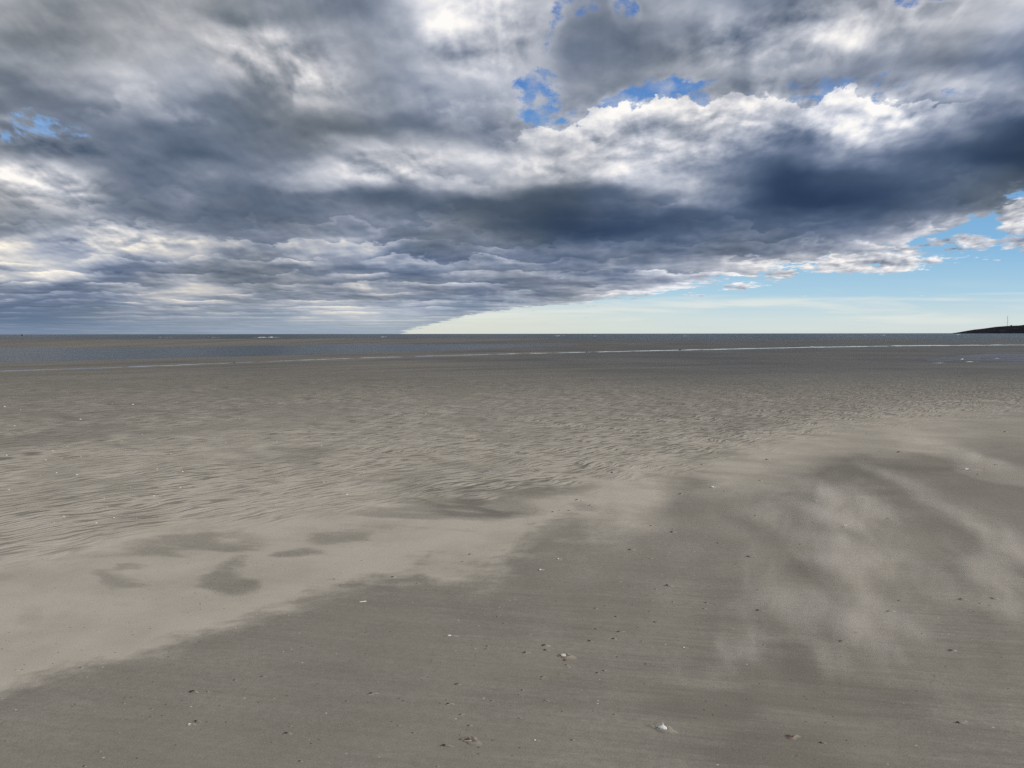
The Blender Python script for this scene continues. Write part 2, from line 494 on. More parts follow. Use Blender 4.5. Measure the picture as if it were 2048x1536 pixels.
def sand_material():
    m, k, p = new_mat("beach_sand")
    pos = k.node('ShaderNodeNewGeometry').outputs['Position']
    x, y, z = k.sep(pos)
    dry_haze, rip, wet_shade, strk = attr(k, 'dry_haze'), attr(k, 'ripple'), attr(k, 'wet_shade'), attr(k, 'streak')
    # ripples: crests lie at a slant across the view
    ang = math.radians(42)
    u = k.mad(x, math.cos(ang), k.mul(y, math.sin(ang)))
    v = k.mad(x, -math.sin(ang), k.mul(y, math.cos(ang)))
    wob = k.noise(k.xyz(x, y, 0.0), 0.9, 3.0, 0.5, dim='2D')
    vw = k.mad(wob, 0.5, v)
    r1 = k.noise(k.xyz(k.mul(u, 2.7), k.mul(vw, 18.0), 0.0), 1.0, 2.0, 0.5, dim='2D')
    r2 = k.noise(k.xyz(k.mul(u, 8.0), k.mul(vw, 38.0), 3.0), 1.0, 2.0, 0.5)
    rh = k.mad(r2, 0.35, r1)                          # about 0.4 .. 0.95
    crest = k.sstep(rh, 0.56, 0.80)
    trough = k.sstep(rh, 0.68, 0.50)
    # wind streaks of grains on the bare damp sand
    ang2 = math.radians(-11)
    su = k.mad(x, math.cos(ang2), k.mul(y, math.sin(ang2)))
    sv = k.mad(x, -math.sin(ang2), k.mul(y, math.cos(ang2)))
    st = k.noise(k.xyz(k.mul(su, 3.0), k.mul(sv, 42.0), 1.0), 1.0, 4.0, 0.6)
    stc = k.noise(k.xyz(k.mul(su, 1.1), k.mul(sv, 10.0), 4.0), 1.0, 3.0, 0.5)
    grain = k.noise(pos, 170.0, 3.0, 0.75)
    grain2 = k.noise(pos, 95.0, 3.0, 0.6)
    mott = k.noise(pos, 1.3, 4.0, 0.55)
    d = k.add(dry_haze, k.mul(k.mul(k.sub(st, 0.5), strk), 0.9))
    d = k.add(d, k.mul(k.mul(k.sub(stc, 0.5), strk), 0.8))
    d = k.add(d, k.mul(k.sub(grain2, 0.5), k.mul(k.mul(dry_haze, k.sub(1.0, dry_haze)), 2.2)))
    brk = k.noise(pos, 26.0, 4.0, 0.65)
    d = k.add(d, k.mul(k.sub(brk, 0.5), k.mul(k.mul(d, k.sub(1.0, d)), 2.6)))
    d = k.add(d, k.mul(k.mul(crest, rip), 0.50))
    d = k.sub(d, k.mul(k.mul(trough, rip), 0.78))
    # farther off the ripples read as dimples and short pale flecks
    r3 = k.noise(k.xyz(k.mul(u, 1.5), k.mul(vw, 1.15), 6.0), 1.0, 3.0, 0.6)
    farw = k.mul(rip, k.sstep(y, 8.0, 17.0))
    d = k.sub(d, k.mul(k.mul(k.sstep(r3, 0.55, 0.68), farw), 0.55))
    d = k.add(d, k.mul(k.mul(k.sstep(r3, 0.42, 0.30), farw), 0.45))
    d = k.m('ADD', d, 0.0, clamp=True)
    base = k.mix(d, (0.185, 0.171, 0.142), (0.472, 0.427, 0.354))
    base = k.mix(k.mul(k.sstep(mott, 0.40, 0.66), 0.30), base, (0.25, 0.232, 0.18))
    base = k.mix(k.mul(k.sstep(grain, 0.54, 0.74), 0.34), base, (0.50, 0.46, 0.41))
    base = k.mix(k.mul(k.sstep(grain, 0.46, 0.28), 0.50), base, (0.075, 0.068, 0.06))
    vo = k.node('ShaderNodeTexVoronoi', feature='F1')
    vo.inputs['Scale'].default_value = 38.0
    k.put(vo.inputs['Vector'], pos)
    vr, vg, vb = k.sep(vo.outputs['Color'])
    spot = k.sstep(vo.outputs['Distance'], 0.24, 0.10)
    base = k.mix(k.mul(spot, k.sstep(k.mul(vr, k.sstep(mott, 0.25, 0.60, 0.88, 1.0)), 0.90, 0.94, 0.0, 0.75)), base, (0.06, 0.054, 0.048))
    base = k.mix(k.mul(spot, k.sstep(k.mul(vg, k.sstep(mott, 0.70, 0.40, 0.90, 1.0)), 0.945, 0.97, 0.0, 0.65)), base, (0.70, 0.66, 0.60))
    wet_shade_c = k.mix(k.sstep(k.noise(pos, 0.12, 4.0, 0.5), 0.35, 0.65), (0.066, 0.063, 0.054), (0.100, 0.094, 0.081))
    base = k.mix(wet_shade, base, wet_shade_c)
    k.put(p.inputs['Base Color'], base)
    k.put(p.inputs['Roughness'], k.sstep(wet_shade, 0.0, 1.0, 0.92, 0.62))
    k.put(p.inputs['Specular IOR Level'], k.sstep(wet_shade, 0.0, 1.0, 0.12, 0.30))
    h = k.mul(k.mul(rh, rip), 1.0)
    h = k.sub(h, k.mul(k.mul(r3, farw), 1.0))
    h = k.add(h, k.mul(k.mul(st, strk), 0.05))
    h = k.add(h, k.mul(grain2, 0.030))
    h = k.add(h, k.mul(grain, 0.012))
    k.put(p.inputs['Normal'], bump(k, h, 0.85, 0.036))
    return m


def water_material(name, base, rough, bscale, bstr, stretch=1.0):
    m, k, p = new_mat(name)
    pos = k.node('ShaderNodeNewGeometry').outputs['Position']
    x, y, z = k.sep(pos)
    q = k.xyz(x, k.mul(y, stretch), z)
    n = k.noise(q, bscale, 3.0, 0.6)
    n2 = k.noise(q, bscale * 0.13, 3.0, 0.55)
    k.put(p.inputs['Base Color'], k.mix(k.sstep(n2, 0.35, 0.65), tuple(c * 0.8 for c in base), tuple(c * 1.25 for c in base)))
    k.put(p.inputs['Roughness'], rough)
    p.inputs['IOR'].default_value = 1.333
    if bstr > 0:
        k.put(p.inputs['Normal'], bump(k, k.mad(n2, 2.0, n), 1.0, bstr))
    return m


def plain_material(name, col, rough=0.8, var=0.25, scale=60.0, spec=0.3, col2=None):
    m, k, p = new_mat(name)
    co = k.node('ShaderNodeTexCoord').outputs['Object']
    n = k.noise(co, scale, 4.0, 0.6)
    c2 = col2 if col2 else tuple(c * (1 - var) for c in col)
    k.put(p.inputs['Base Color'], k.mix(k.sstep(n, 0.35, 0.65), c2, col))
    p.inputs['Roughness'].default_value = rough
    p.inputs['Specular IOR Level'].default_value = spec
    k.put(p.inputs['Normal'], bump(k, n, 0.4, 0.002))
    return m


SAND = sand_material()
WATER = water_material("sea_water", (0.030, 0.045, 0.052), 0.30, 1.4, 0.30, 1.6)
CHANNEL = water_material("channel_water", (0.038, 0.052, 0.060), 0.26, 3.0, 0.10, 1.4)
for _m in (WATER, CHANNEL):
    _m.node_tree.nodes["Principled BSDF"].inputs["Specular IOR Level"].default_value = 0.16
CALM = water_material("shallow_water", (0.10, 0.10, 0.095), 0.10, 6.0, 0.0)
FILM = water_material("wet_film", (0.110, 0.116, 0.135), 0.55, 3.0, 0.02)
FILM.node_tree.nodes["Principled BSDF"].inputs["Specular IOR Level"].default_value = 0.22

# ------------------------------------------------------------------ the beach: one sheet of sand out past the horizon
BLOBS = [  # dry drift sand and painted haze of airborne wisps (+), bare damp patches (-): centre, radii, turn, weight, all in plan units
    (180, 1210, 420, 150, -14, 0.95), (560, 1130, 330, 95, -16, 0.85), (-150, 1260, 420, 160, -12, 0.95), (900, 1080, 260, 75, -10, 0.75), (960, 1125, 110, 70, -20, 0.6),
    (1190, 1020, 190, 60, -25, 0.62), (1250, 1030, 90, 75, -40, 0.55), (700, 1040, 260, 60, -5, 0.45),
    (1560, 915, 150, 55, -15, 0.42), (1700, 880, 260, 50, -8, 0.40), (1950, 850, 260, 45, 0, 0.42), (1480, 960, 90, 40, -10, 0.25),
    (250, 1000, 420, 130, -10, 0.34), (700, 900, 520, 110, -8, 0.22), (1300, 900, 300, 60, -8, 0.22),
    (1540, 1015, 75, 45, -20, 0.30), (1700, 1020, 60, 60, 0, 0.38), (1730, 1110, 60, 130, 12, 0.36), (1600, 1230, 120, 90, -30, 0.34), (1450, 1320, 80, 50, -40, 0.34),
    (1750, 1170, 80, 80, 0, 0.30), (1880, 1010, 150, 26, 28, 0.32), (1930, 920, 160, 22, 22, 0.28), (1980, 1160, 70, 60, 0, 0.34), (1900, 1230, 130, 70, 0, 0.18),
    (1660, 1300, 60, 60, 0, 0.22), (1480, 1200, 30, 90, 18, 0.20), (1340, 1470, 110, 60, -10, 0.16), (1230, 1470, 140, 40, -10, 0.14), (1860, 1400, 200, 80, -6, 0.14),
    (1130, 1200, 50, 110, 20, 0.18), (1120, 1260, 30, 60, 10, 0.16), (470, 1390, 240, 24, -20, 0.16), (260, 1440, 260, 60, -14, 0.08), (1050, 1140, 160, 14, -22, 0.14),
    (462, 1148, 46, 26, 22, -0.80), (255, 1150, 56, 10, -4, -0.60), (50, 1228, 40, 22, 0, -0.24), (575, 1098, 40, 13, -6, -0.70), (370, 1080, 130, 20, -6, -0.66), (670, 1058, 60, 15, 4, -0.62),
    (850, 1025, 160, 26, 2, -0.66), (960, 1015, 110, 14, 4, -0.45), (540, 925, 130, 22, -12, -0.36), (220, 985, 200, 28, -12, -0.36), (930, 990, 150, 22, 6, -0.34), (1080, 975, 130, 15, 6, -0.30),
    (1130, 1080, 110, 26, -28, -0.70), (1300, 950, 130, 12, 5, -0.30), (1520, 855, 120, 13, 2, -0.34), (1680, 940, 190, 30, 5, -0.20), (1400, 905, 160, 14, 4, -0.24), (120, 1120, 150, 14, -8, -0.30),
    (1600, 960, 120, 36, -6, -0.22), (1390, 1385, 130, 34, 4, -0.26), (1430, 1470, 240, 60, 8, -0.20), (1100, 1480, 260, 70, 6, -0.10), (1650, 1390, 200, 40, 8, -0.14), (1680, 1250, 40, 40, 0, -0.22), (1560, 1330, 80, 30, 0, -0.2), (860, 1185, 90, 24, -14, -0.35),
]


def blob_sum(p, q, blobs):
    t = np.zeros_like(p)
    for cx, cy, rx, ry, rot, w in blobs:
        ca, sa = math.cos(math.radians(rot)), math.sin(math.radians(rot))
        a = ((p - cx) * ca + (q - cy) * sa) / (rx * 1.35)
        b = (-(p - cx) * sa + (q - cy) * ca) / (ry * 1.35)
        d2 = a * a + b * b
        t += w * np.where(d2 < 1, (1 - sm(d2, 0, 1)), 0)
    return t


DRIFT_EDGE = [(-400, 1440), (0, 1368), (150, 1336), (300, 1296), (450, 1250), (600, 1208), (750, 1165), (850, 1135), (880, 1178), (960, 1182), (1030, 1150), (1050, 1092), (1180, 1050), (1210, 1098), (1270, 1075), (1320, 1010), (1345, 968), (1400, 952), (2600, 900)]


def sand_fields(x, y):
    """Height and surface condition of the sand at (x, y)."""
    front = sm(y, 1.0, 1.8)
    p, q = plan(x, y)
    p = np.clip(p, -1500, 3600)
    r = np.hypot(x, y)
    n_big = fbm(x * 0.35, y * 0.35, 4)
    n_mid = fbm(x * 1.7 + 4, y * 1.7, 4)
    n_str = fbm(x * 0.9 - y * 0.35, (y * 0.93 + x * 0.3) * 3.2, 4)
    near = sm(q, 690, 1000)
    pw = p + 46 * near * fbm(x * 0.8 + 31, y * 0.8, 3)
    qw = q + 30 * near * fbm(x * 0.8 - 20, y * 0.8 + 7, 3)
    neg = [b for b in BLOBS if b[5] < 0]
    haze_b = [b for b in BLOBS if b[5] > 0 and b[0] > 1400 and b[1] > 960]
    pos = [b for b in BLOBS if b[5] > 0 and b not in haze_b]
    # airborne streamers fanning out at the right, their haze painted into the sand tone
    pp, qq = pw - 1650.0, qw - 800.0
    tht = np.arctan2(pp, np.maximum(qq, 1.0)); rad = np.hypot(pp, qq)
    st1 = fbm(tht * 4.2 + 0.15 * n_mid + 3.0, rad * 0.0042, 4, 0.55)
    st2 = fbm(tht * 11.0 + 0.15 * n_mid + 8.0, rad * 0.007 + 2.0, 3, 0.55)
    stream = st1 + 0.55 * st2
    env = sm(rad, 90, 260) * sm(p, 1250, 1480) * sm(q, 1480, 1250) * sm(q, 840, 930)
    dry_haze = np.minimum(blob_sum(pw, qw, pos), 0.92) + blob_sum(pw + 60 * n_mid * near, qw + 34 * n_str * near, neg)
    dry_haze = dry_haze + blob_sum(pw, qw, haze_b) * (0.30 + 0.6 * sm(stream, -0.2, 0.6)) * 0.45 + 0.10 * env * sm(stream, -0.1, 0.7)
    # the drift ends along a soft line; beyond it the bare damp sand
    ed = poly(pw, DRIFT_EDGE)
    sw = 1 + 1.5 * sm(p, 800, 950)
    side = sm(ed - qw + 8 * n_mid + 18 * n_str + 24 * sw * fbm(x * 6.0 - y * 2.0, y * 9.0, 4, 0.6), -30 * sw, 36 * sw)
    left = dry_haze * side
    right = dry_haze * 1.0
    k = sm(p, 1180, 1420)
    dry_haze = left * (1 - k) + right * k
    dry_haze = dry_haze * (1 + 0.35 * n_str) + 0.10 * n_mid * near + 0.19
    fmask = sm(q, 1400, 1150) * sm(q, 700, 900)
    dry_haze += 0.12 * n_big * fmask
    # mid-distance sheet of rippled sand
    rip = sm(q, 712, 775) * sm(q, poly(p, [(-900, 1190), (0, 1150), (300, 1090), (600, 1045), (1000, 1000), (1200, 985), (1450, 930), (1700, 870), (2048, 835), (2800, 820)]) + 30 * n_mid, 0 + poly(p, [(-900, 1100), (0, 1085), (300, 1030), (600, 990), (1000, 950), (1200, 935), (1450, 885), (1700, 830), (2048, 800), (2800, 780)]) + 30 * n_mid)
    rip = rip * np.maximum(0.35 + 0.65 * sm(n_big + 0.5 * fbm(x * 0.9 + 9, y * 0.45, 3), -0.35, 0.15), 0.9 * sm(p, 800, 1200))
    dry_haze += 0.42 * rip * sm(q, 730, 960)
    dry_haze = np.clip(dry_haze, 0, 1)
    # wetter towards the water; the far sand's cloud shadow is painted in too
    wet_shade = sm(q, 810, 705) * (0.46 + 0.48 * sm(p, 300, 1500)) + 0.20 * sm(q, 980, 760)
    rn0 = poly(p, RUNNEL)
    lines = fbm((q - rn0) * 0.22 + 3.0, p * 0.0016, 3)
    wet_shade = wet_shade + (0.55 * lines - 0.10) * sm(q, 775, 735) * (1 - 0.6 * sm(p, 900, 1500))
    wet_shade = np.clip(wet_shade + 0.10 * n_big * sm(q, 900, 720), 0, 1)
    streak = (0.14 + 0.24 * sm(p, 700, 1400)) * sm(q, 1050, 1250) * (1 - 0.8 * sm(dry_haze, 0.3, 0.7)) + 0.12
    # heights
    h = 0.012 * n_big * sm(r, 2, 8) + 0.004 * n_mid
    h += -0.02 * sm(q, 760, 700)
    rn = poly(p, RUNNEL)
    wr = 1.0 + 0.6 * sm(q, 700, 740)
    h -= 0.03 * np.exp(-((q - rn) / wr) ** 2) * sm(q, 800, 745)
    cn, cf = poly(p, CH_NEAR), poly(p, CH_FAR)
    edge_n = 1.6 * fbm(x * 0.05, y * 0.05, 3)
    inch = sm(cn + edge_n * 0.7 - q, 0, 4) * sm(q - cf - edge_n * 0.4, 0, 1.5)
    h -= 0.5 * inch
    bar = sm(q, 692, 688)
    h += bar * (-0.035 + 0.10 * fbm(x * 0.010 + 3, y * 0.014, 4))
    sea = sm(poly(p, SEA) + edge_n * 0.6 - q, 0, 2.5)
    h -= 2.5 * sea
    h = h * front
    rip = rip * front
    dry_haze = dry_haze * front + 0.3 * (1 - front)
    wet_shade = wet_shade * front
    streak = streak * front
    return h, dry_haze, rip, wet_shade, streak


def build_beach():
    qs = np.concatenate([np.arange(1700, 1000, -1.6), np.arange(1000, 745, -1.25), np.arange(745, 676, -0.5), np.linspace(676, 668.2, 26)])
    v = (768.0 - qs) / FPX
    ds = EYE * (CP + v * SP) / (SP - v * CP)
    ds = np.concatenate([[0.25, 0.6, 1.0, 1.4], ds[ds > 1.6], [60000, 150000]])
    th = np.concatenate([np.linspace(-180, -46, 40)[:-1], np.linspace(-46, -38, 24)[:-1], np.linspace(-38, 38, 760)[:-1], np.linspace(38, 46, 24)[:-1], np.linspace(46, 180, 40)[:-1]])
    tr = np.radians(th)
    # rows are straight lines ahead, circles behind
    cosb = np.maximum(np.cos(tr), math.cos(math.radians(46)))
    R = ds[:, None] / cosb[None, :]
    X = R * np.sin(tr)[None, :]
    Y = R * np.cos(tr)[None, :]
    h, dry_haze, rip, wet_shade, stk = sand_fields(X.ravel(), Y.ravel())
    P = np.stack([X, Y, h.reshape(X.shape)], -1)
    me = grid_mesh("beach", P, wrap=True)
    set_attr(me, 'dry_haze', dry_haze); set_attr(me, 'ripple', rip); set_attr(me, 'wet_shade', wet_shade); set_attr(me, 'streak', stk)
    return tag(link("beach", me, SAND), kind='structure')


build_beach()


def fan(name, d0, d1, nd, a0, a1, na, z, mat):
    ds = np.geomspace(d0, d1, nd)
    aa = np.radians(np.linspace(a0, a1, na))
    X = ds[:, None] * np.sin(aa)[None]; Y = ds[:, None] * np.cos(aa)[None]
    P = np.stack([X, Y, np.full_like(X, z)], -1)
    return tag(link(name, grid_mesh(name, P), mat), kind='structure')


# open sea beyond the bars, and the tidal channel in front of them
fan("sea", 135.0, 150000.0, 40, -75, 75, 60, WATER_Z, WATER)


def strip(name, near, far, p0, p1, n, z, mat, lanes=4):
    ps = np.linspace(p0, p1, n)
    t = np.linspace(0, 1, lanes)
    P = np.zeros((lanes, n, 3))
    for i, tt in enumerate(t):
        for j, pp in enumerate(ps):
            qq = near(pp) * (1 - tt) + far(pp) * tt
            P[i, j] = ground(pp, qq, 0.0)
            P[i, j, 2] = z(pp) if callable(z) else z
    return tag(link(name, grid_mesh(name, P), mat), kind='structure')


strip("tidal_channel", lambda p: poly(p, CH_NEAR) + 4, lambda p: 686.0, -800, 1320, 120, WATER_Z + 0.002, CHANNEL)


def wob(p, s, a, o=0.0):
    return a * float(fbm(np.array([p * s + o]), np.array([o * 1.7]), 3)[0])


def runnel_z(p):
    c = ground(p, poly(p, RUNNEL))
    h = sand_fields(np.array([c.x]), np.array([c.y]))[0][0]
    return float(h) + 0.007 + 0.003 * sm(np.array(p), 1000, 1500)


strip("runnel_water", lambda p: poly(p, RUNNEL) + (0.9 if p > 1300 else 0.5 if p > 380 else 0.9) + wob(p, 0.03, 1.3), lambda p: poly(p, RUNNEL) - (0.9 if p > 1300 else 0.4 if p > 380 else 0.8) + wob(p, 0.03, 1.0, 5.0),
      -700, 2800, 700, runnel_z, CALM)


def puddle():
    n, mN = 12, 60
    P = np.zeros((n, mN, 3))
    for j in range(mN):
        p = 1800 + (2700 - 1800) * j / (mN - 1)
        w = sm(np.array(p), 1800, 2000) * 1.0
        mid = 720 - 3 * w
        nq = mid + 0.6 + 9 * w + wob(p, 0.02, 4.0, 3.0)
        fq = mid - 0.6 - 8 * w + wob(p, 0.02, 3.0, 8.0)
        for i in range(n):
            q = nq + (fq - nq) * i / (n - 1)
            P[i, j] = ground(p, q)
            P[i, j, 2] = -0.013 + 0.0
    return tag(link("puddle", grid_mesh("puddle", P), FILM), kind='structure')


puddle()


# ------------------------------------------------------------------ sand blowing along the ground: a thin layer of airborne grains
WISPS = [(1570, 1030, 120, 64, -15, 0.60), (1700, 1030, 75, 66, 0, 0.75), (1740, 1135, 110, 120, 4, 0.75), (1620, 1232, 140, 104, -30, 0.90),
         (1450, 1345, 100, 66, -38, 0.70), (1840, 995, 210, 16, 27, 0.72), (1950, 1066, 130, 17, 30, 0.50), (1990, 1160, 80, 64, 0, 0.80), (1880, 1240, 170, 84, 0, 0.40), (1950, 930, 170, 17, 20, 0.65),
         (1275, 1010, 120, 84, -30, 0.40), (1132, 1225, 28, 100, 22, 0.30), (1480, 1190, 34, 120, 20, 0.42), (1330, 1210, 40, 150, 32, 0.34), (1860, 1385, 190, 40, -16, 0.30)]


def build_blowing_sand():
    m = bpy.data.materials.new("airborne_sand")
    m.use_nodes = True
    m.node_tree.nodes.clear()
    k = NT(m.node_tree)
    out = k.node('ShaderNodeOutputMaterial')
    vol = k.node('ShaderNodeVolumePrincipled')
    k.l.new(vol.outputs[0], out.inputs['Volume'])
    pos = k.node('ShaderNodeNewGeometry').outputs['Position']
    x, y, z = k.sep(pos)
    n = k.noise(k.xyz(k.mul(x, 1.3), k.mul(y, 0.42), 4.0), 1.7, 5.0, 0.60, color=True)
    wx, wy, wz = k.sep(n)
    xw = k.mad(k.sub(wx, 0.5), 0.75, x)
    yw = k.mad(k.sub(wy, 0.5), 2.2, y)
    tot = None
    for (px, py, rx, ry, rot, w) in WISPS:
        c = ground(px, py)
        jx, jy = c.y / FPX, c.y * c.y / (EYE * FPX)          # metres on the sand per unit of the survey plan
        ca, sa = math.cos(math.radians(rot)), math.sin(math.radians(rot))
        J = np.array([[jx, -c.x / c.y * jy], [0.0, -jy]])
        A = J @ np.array([[rx * 1.5 * ca, -ry * 1.5 * sa], [rx * 1.5 * sa, ry * 1.5 * ca]])
        B = np.linalg.inv(A)
        u = k.mad(xw, B[0, 0], k.mad(yw, B[0, 1], -(B[0, 0] * c.x + B[0, 1] * c.y)))
        v = k.mad(xw, B[1, 0], k.mad(yw, B[1, 1], -(B[1, 0] * c.x + B[1, 1] * c.y)))
        b = k.mx(k.mad(k.mad(u, u, k.mul(v, v)), -w, w), 0.0)
        tot = b if tot is None else k.add(tot, b)
    fa = math.radians(57)                                     # the grains run in threads along the wind
    al = k.mad(x, math.cos(fa), k.mul(y, math.sin(fa)))
    ac = k.mad(x, -math.sin(fa), k.mul(y, math.cos(fa)))
    th = k.noise(k.xyz(k.mul(al, 0.55), k.mad(k.sub(wx, 0.5), 0.8, k.mul(ac, 3.4)), 2.0), 1.0, 3.0, 0.6)
    den = k.mul(k.mul(tot, tot), k.sstep(wz, 0.34, 0.66, 0.10, 1.3))
    den = k.mul(den, k.sstep(th, 0.36, 0.64, 0.55, 1.15))
    den = k.mul(den, k.sstep(z, 0.125, 0.02, 0.0, 1.0, 'LINEAR'))
    k.put(vol.inputs['Density'], k.mul(den, 4.8))
    vol.inputs['Color'].default_value = (0.86, 0.81, 0.74, 1.0)
    vol.inputs['Anisotropy'].default_value = 0.1
    bm = bmesh.new()
    bmesh.ops.create_cube(bm, size=1.0, matrix=Matrix.Translation((3.7, 7.2, 0.078)) @ Matrix.Diagonal((7.4, 9.4, 0.095, 1)))
    me = bpy.data.meshes.new("blowing_sand")
    bm.to_mesh(me); bm.free()
    tag(link("blowing_sand", me, m), kind='stuff')


build_blowing_sand()


# ------------------------------------------------------------------ far headland with its mast
def build_headland():
    D = 4000.0
    prof = [(1905, 668), (1915, 666.4), (1925, 664.6), (1945, 661.2), (1965, 659), (1990, 655.4), (2012, 653.8), (2035, 653), (2048, 651.4), (2150, 645), (2400, 638), (2700, 648), (3000, 662), (3100, 669)]
    n, mN = 40, 220
    ps = np.linspace(1903, 3100, mN)
    top = (668.2 - poly(ps, prof)) / FPX * D + EYE
    P = np.zeros((n, mN, 3))
    for i in range(n):
        t = i / (n - 1)
        up = math.sin(min(1, t / 0.45) * math.pi / 2) ** 0.8 if t < 0.45 else math.cos((t - 0.45) / 0.55 * math.pi / 2)
        depth = D - 260 + t * 620
        X = (ps - 1024) / FPX * depth
        P[i, :, 0] = X
        P[i, :, 1] = depth
        P[i, :, 2] = np.maximum(top, 0) * up * (1 + 0.04 * fbm(X * 0.012, np.full(mN, depth * 0.01), 4)) - 2.0 * (1 - up)
    m, k, p = new_mat("shaded_heath")
    pos = k.node('ShaderNodeNewGeometry').outputs['Position']
    nn = k.noise(pos, 0.02, 5.0, 0.6)
    x, y, z = k.sep(pos)
    n2 = k.noise(k.xyz(k.mul(x, 0.018), k.mul(y, 0.01), k.mul(z, 0.16)), 1.0, 3.0, 0.5)
    base = k.mix(k.sstep(nn, 0.35, 0.65), (0.005, 0.006, 0.011), (0.010, 0.011, 0.016))  # near-black heath tone holds the shade of the hill's backlit side
    base = k.mix(k.mul(k.sstep(n2, 0.60, 0.72), 0.6), base, (0.06, 0.06, 0.075))
    k.put(p.inputs['Base Color'], base)
    p.inputs['Roughness'].default_value = 1.0
    p.inputs['Specular IOR Level'].default_value = 0.05
    tag(link("headland", grid_mesh("headland", P), m), kind='structure')

    # guyed lattice mast on the crest
    c = ground(2012, 653.5 + 0.2) if False else None
    x0 = (2012 - 1024) / FPX * D
    zt = (668.2 - 653.6) / FPX * D + EYE - 2.5
    root = bpy.data.objects.new("radio_mast", None)
    C.objects.link(root)
    root.location = (x0, D, zt)
    tag(root, "tall thin grey radio mast standing on the dark headland at the horizon", "radio mast")
    grey = plain_material("mast_steel", (0.62, 0.64, 0.68), 0.6, 0.1, 0.5)
    H = 52.0
    bm = bmesh.new()

    def rod(a, b, r):
        a, b = Vector(a), Vector(b)
        d = b - a
        rot = d.to_track_quat('Z', 'Y').to_matrix().to_4x4()
        bmesh.ops.create_cone(bm, cap_ends=True, segments=6, radius1=r, radius2=r, depth=d.length, matrix=Matrix.Translation((a + b) / 2) @ rot)
    w = 1.15
    cor = [(-w, -w), (w, -w), (w, w), (-w, w)]
    for a in cor:
        rod((a[0], a[1], 0), (a[0] * 0.6, a[1] * 0.6, H), 0.15)
    for i in range(16):
        z0, z1 = H * i / 16, H * (i + 1) / 16
        f0, f1 = 1 - 0.4 * i / 16, 1 - 0.4 * (i + 1) / 16
        for j in range(4):
            a, b = cor[j], cor[(j + 1) % 4]
            rod((a[0] * f0, a[1] * f0, z0), (b[0] * f1, b[1] * f1, z1), 0.09)
            rod((a[0] * f1, a[1] * f1, z1), (b[0] * f1, b[1] * f1, z1), 0.08)
    me = bpy.data.meshes.new("mast"); bm.to_mesh(me); bm.free()
    link("mast", me, grey, root)
    for kk in range(3):
        bm = bmesh.new()
        an = kk * 2 * math.pi / 3 + 0.5
        for hh in (0.55, 0.9):
            rod((0.6 * math.cos(an), 0.6 * math.sin(an), H * hh), (24 * math.cos(an), 24 * math.sin(an), -3.0), 0.05)
        me = bpy.data.meshes.new("guy_wire"); bm.to_mesh(me); bm.free()
        link("guy_wire", me, grey, root)
    bm = bmesh.new()
    rod((0, 0, H), (0, 0, H + 5), 0.25)
    me = bpy.data.meshes.new("antenna"); bm.to_mesh(me); bm.free()
    link("antenna", me, grey, root)

    # small dark building beside the mast
    hx = (2017.5 - 1024) / FPX * D
    hut = bpy.data.objects.new("hut", None)
    C.objects.link(hut)
    hut.location = (hx, D - 10, zt + 0.6)
    tag(hut, "small dark flat building beside the mast on the headland", "building")
    bm = bmesh.new()
    bmesh.ops.create_cube(bm, size=1.0, matrix=Matrix.Translation((0, 0, 1.6)) @ Matrix.Diagonal((7, 5, 4.6, 1)))
    bmesh.ops.bevel(bm, geom=bm.edges[:], offset=0.08, segments=1, affect='EDGES')
    me = bpy.data.meshes.new("wall"); bm.to_mesh(me); bm.free()
    link("wall", me, plain_material("hut_wall", (0.05, 0.05, 0.055), 0.9, 0.2, 0.4), hut)
    bm = bmesh.new()
    vs = [bm.verts.new(v) for v in [(-3.9, -2.9, 3.9), (3.9, -2.9, 3.9), (3.9, 2.9, 3.9), (-3.9, 2.9, 3.9), (-3.6, 0, 5.2), (3.6, 0, 5.2)]]
    for f in [(0, 1, 5, 4), (2, 3, 4, 5), (0, 4, 3), (1, 2, 5), (3, 2, 1, 0)]:
        bm.faces.new([vs[i] for i in f])
    me = bpy.data.meshes.new("roof"); bm.to_mesh(me); bm.free()
    link("roof", me, plain_material("hut_roof", (0.035, 0.035, 0.04), 0.9, 0.2, 0.4), hut)


build_headland()

# ------------------------------------------------------------------ white water
FOAM = plain_material("foam", (0.80, 0.82, 0.84), 0.8, 0.18, 1.5, 0.2)


def foam_ridge(name, p0, p1, q, hpx, label, cat, group, base_z=WATER_Z, lumps=0.12):
    """A broken crest of white water lying along the view from p0 to p1."""
    n = max(14, int((p1 - p0) * 1.5))
    seed = (p0 * 13 + q * 7) % 97
    rows = []
    for i in range(n):
        t = i / (n - 1)
        p = p0 + (p1 - p0) * t
        c = ground(p, q + 0.15 * math.sin(t * 5 + seed), base_z)
        hh = hpx / FPX * c.y
        f = fbm(np.array([p * lumps + seed]), np.array([seed * 0.7]), 3)[0]
        h = hh * max(0.04, math.sin(math.pi * t) ** 0.5 * (0.55 + 1.3 * f))
        wd = h * 1.2 + 0.02
        rows.append([(c.x, c.y - wd, c.z - 0.01), (c.x, c.y - wd * 0.55, c.z + h * 0.75), (c.x, c.y, c.z + h), (c.x, c.y + wd * 0.6, c.z + h * 0.6), (c.x, c.y + wd, c.z - 0.01)])
    o = link(name, grid_mesh(name, np.array(rows)), FOAM)
    return tag(o, label, cat, group)


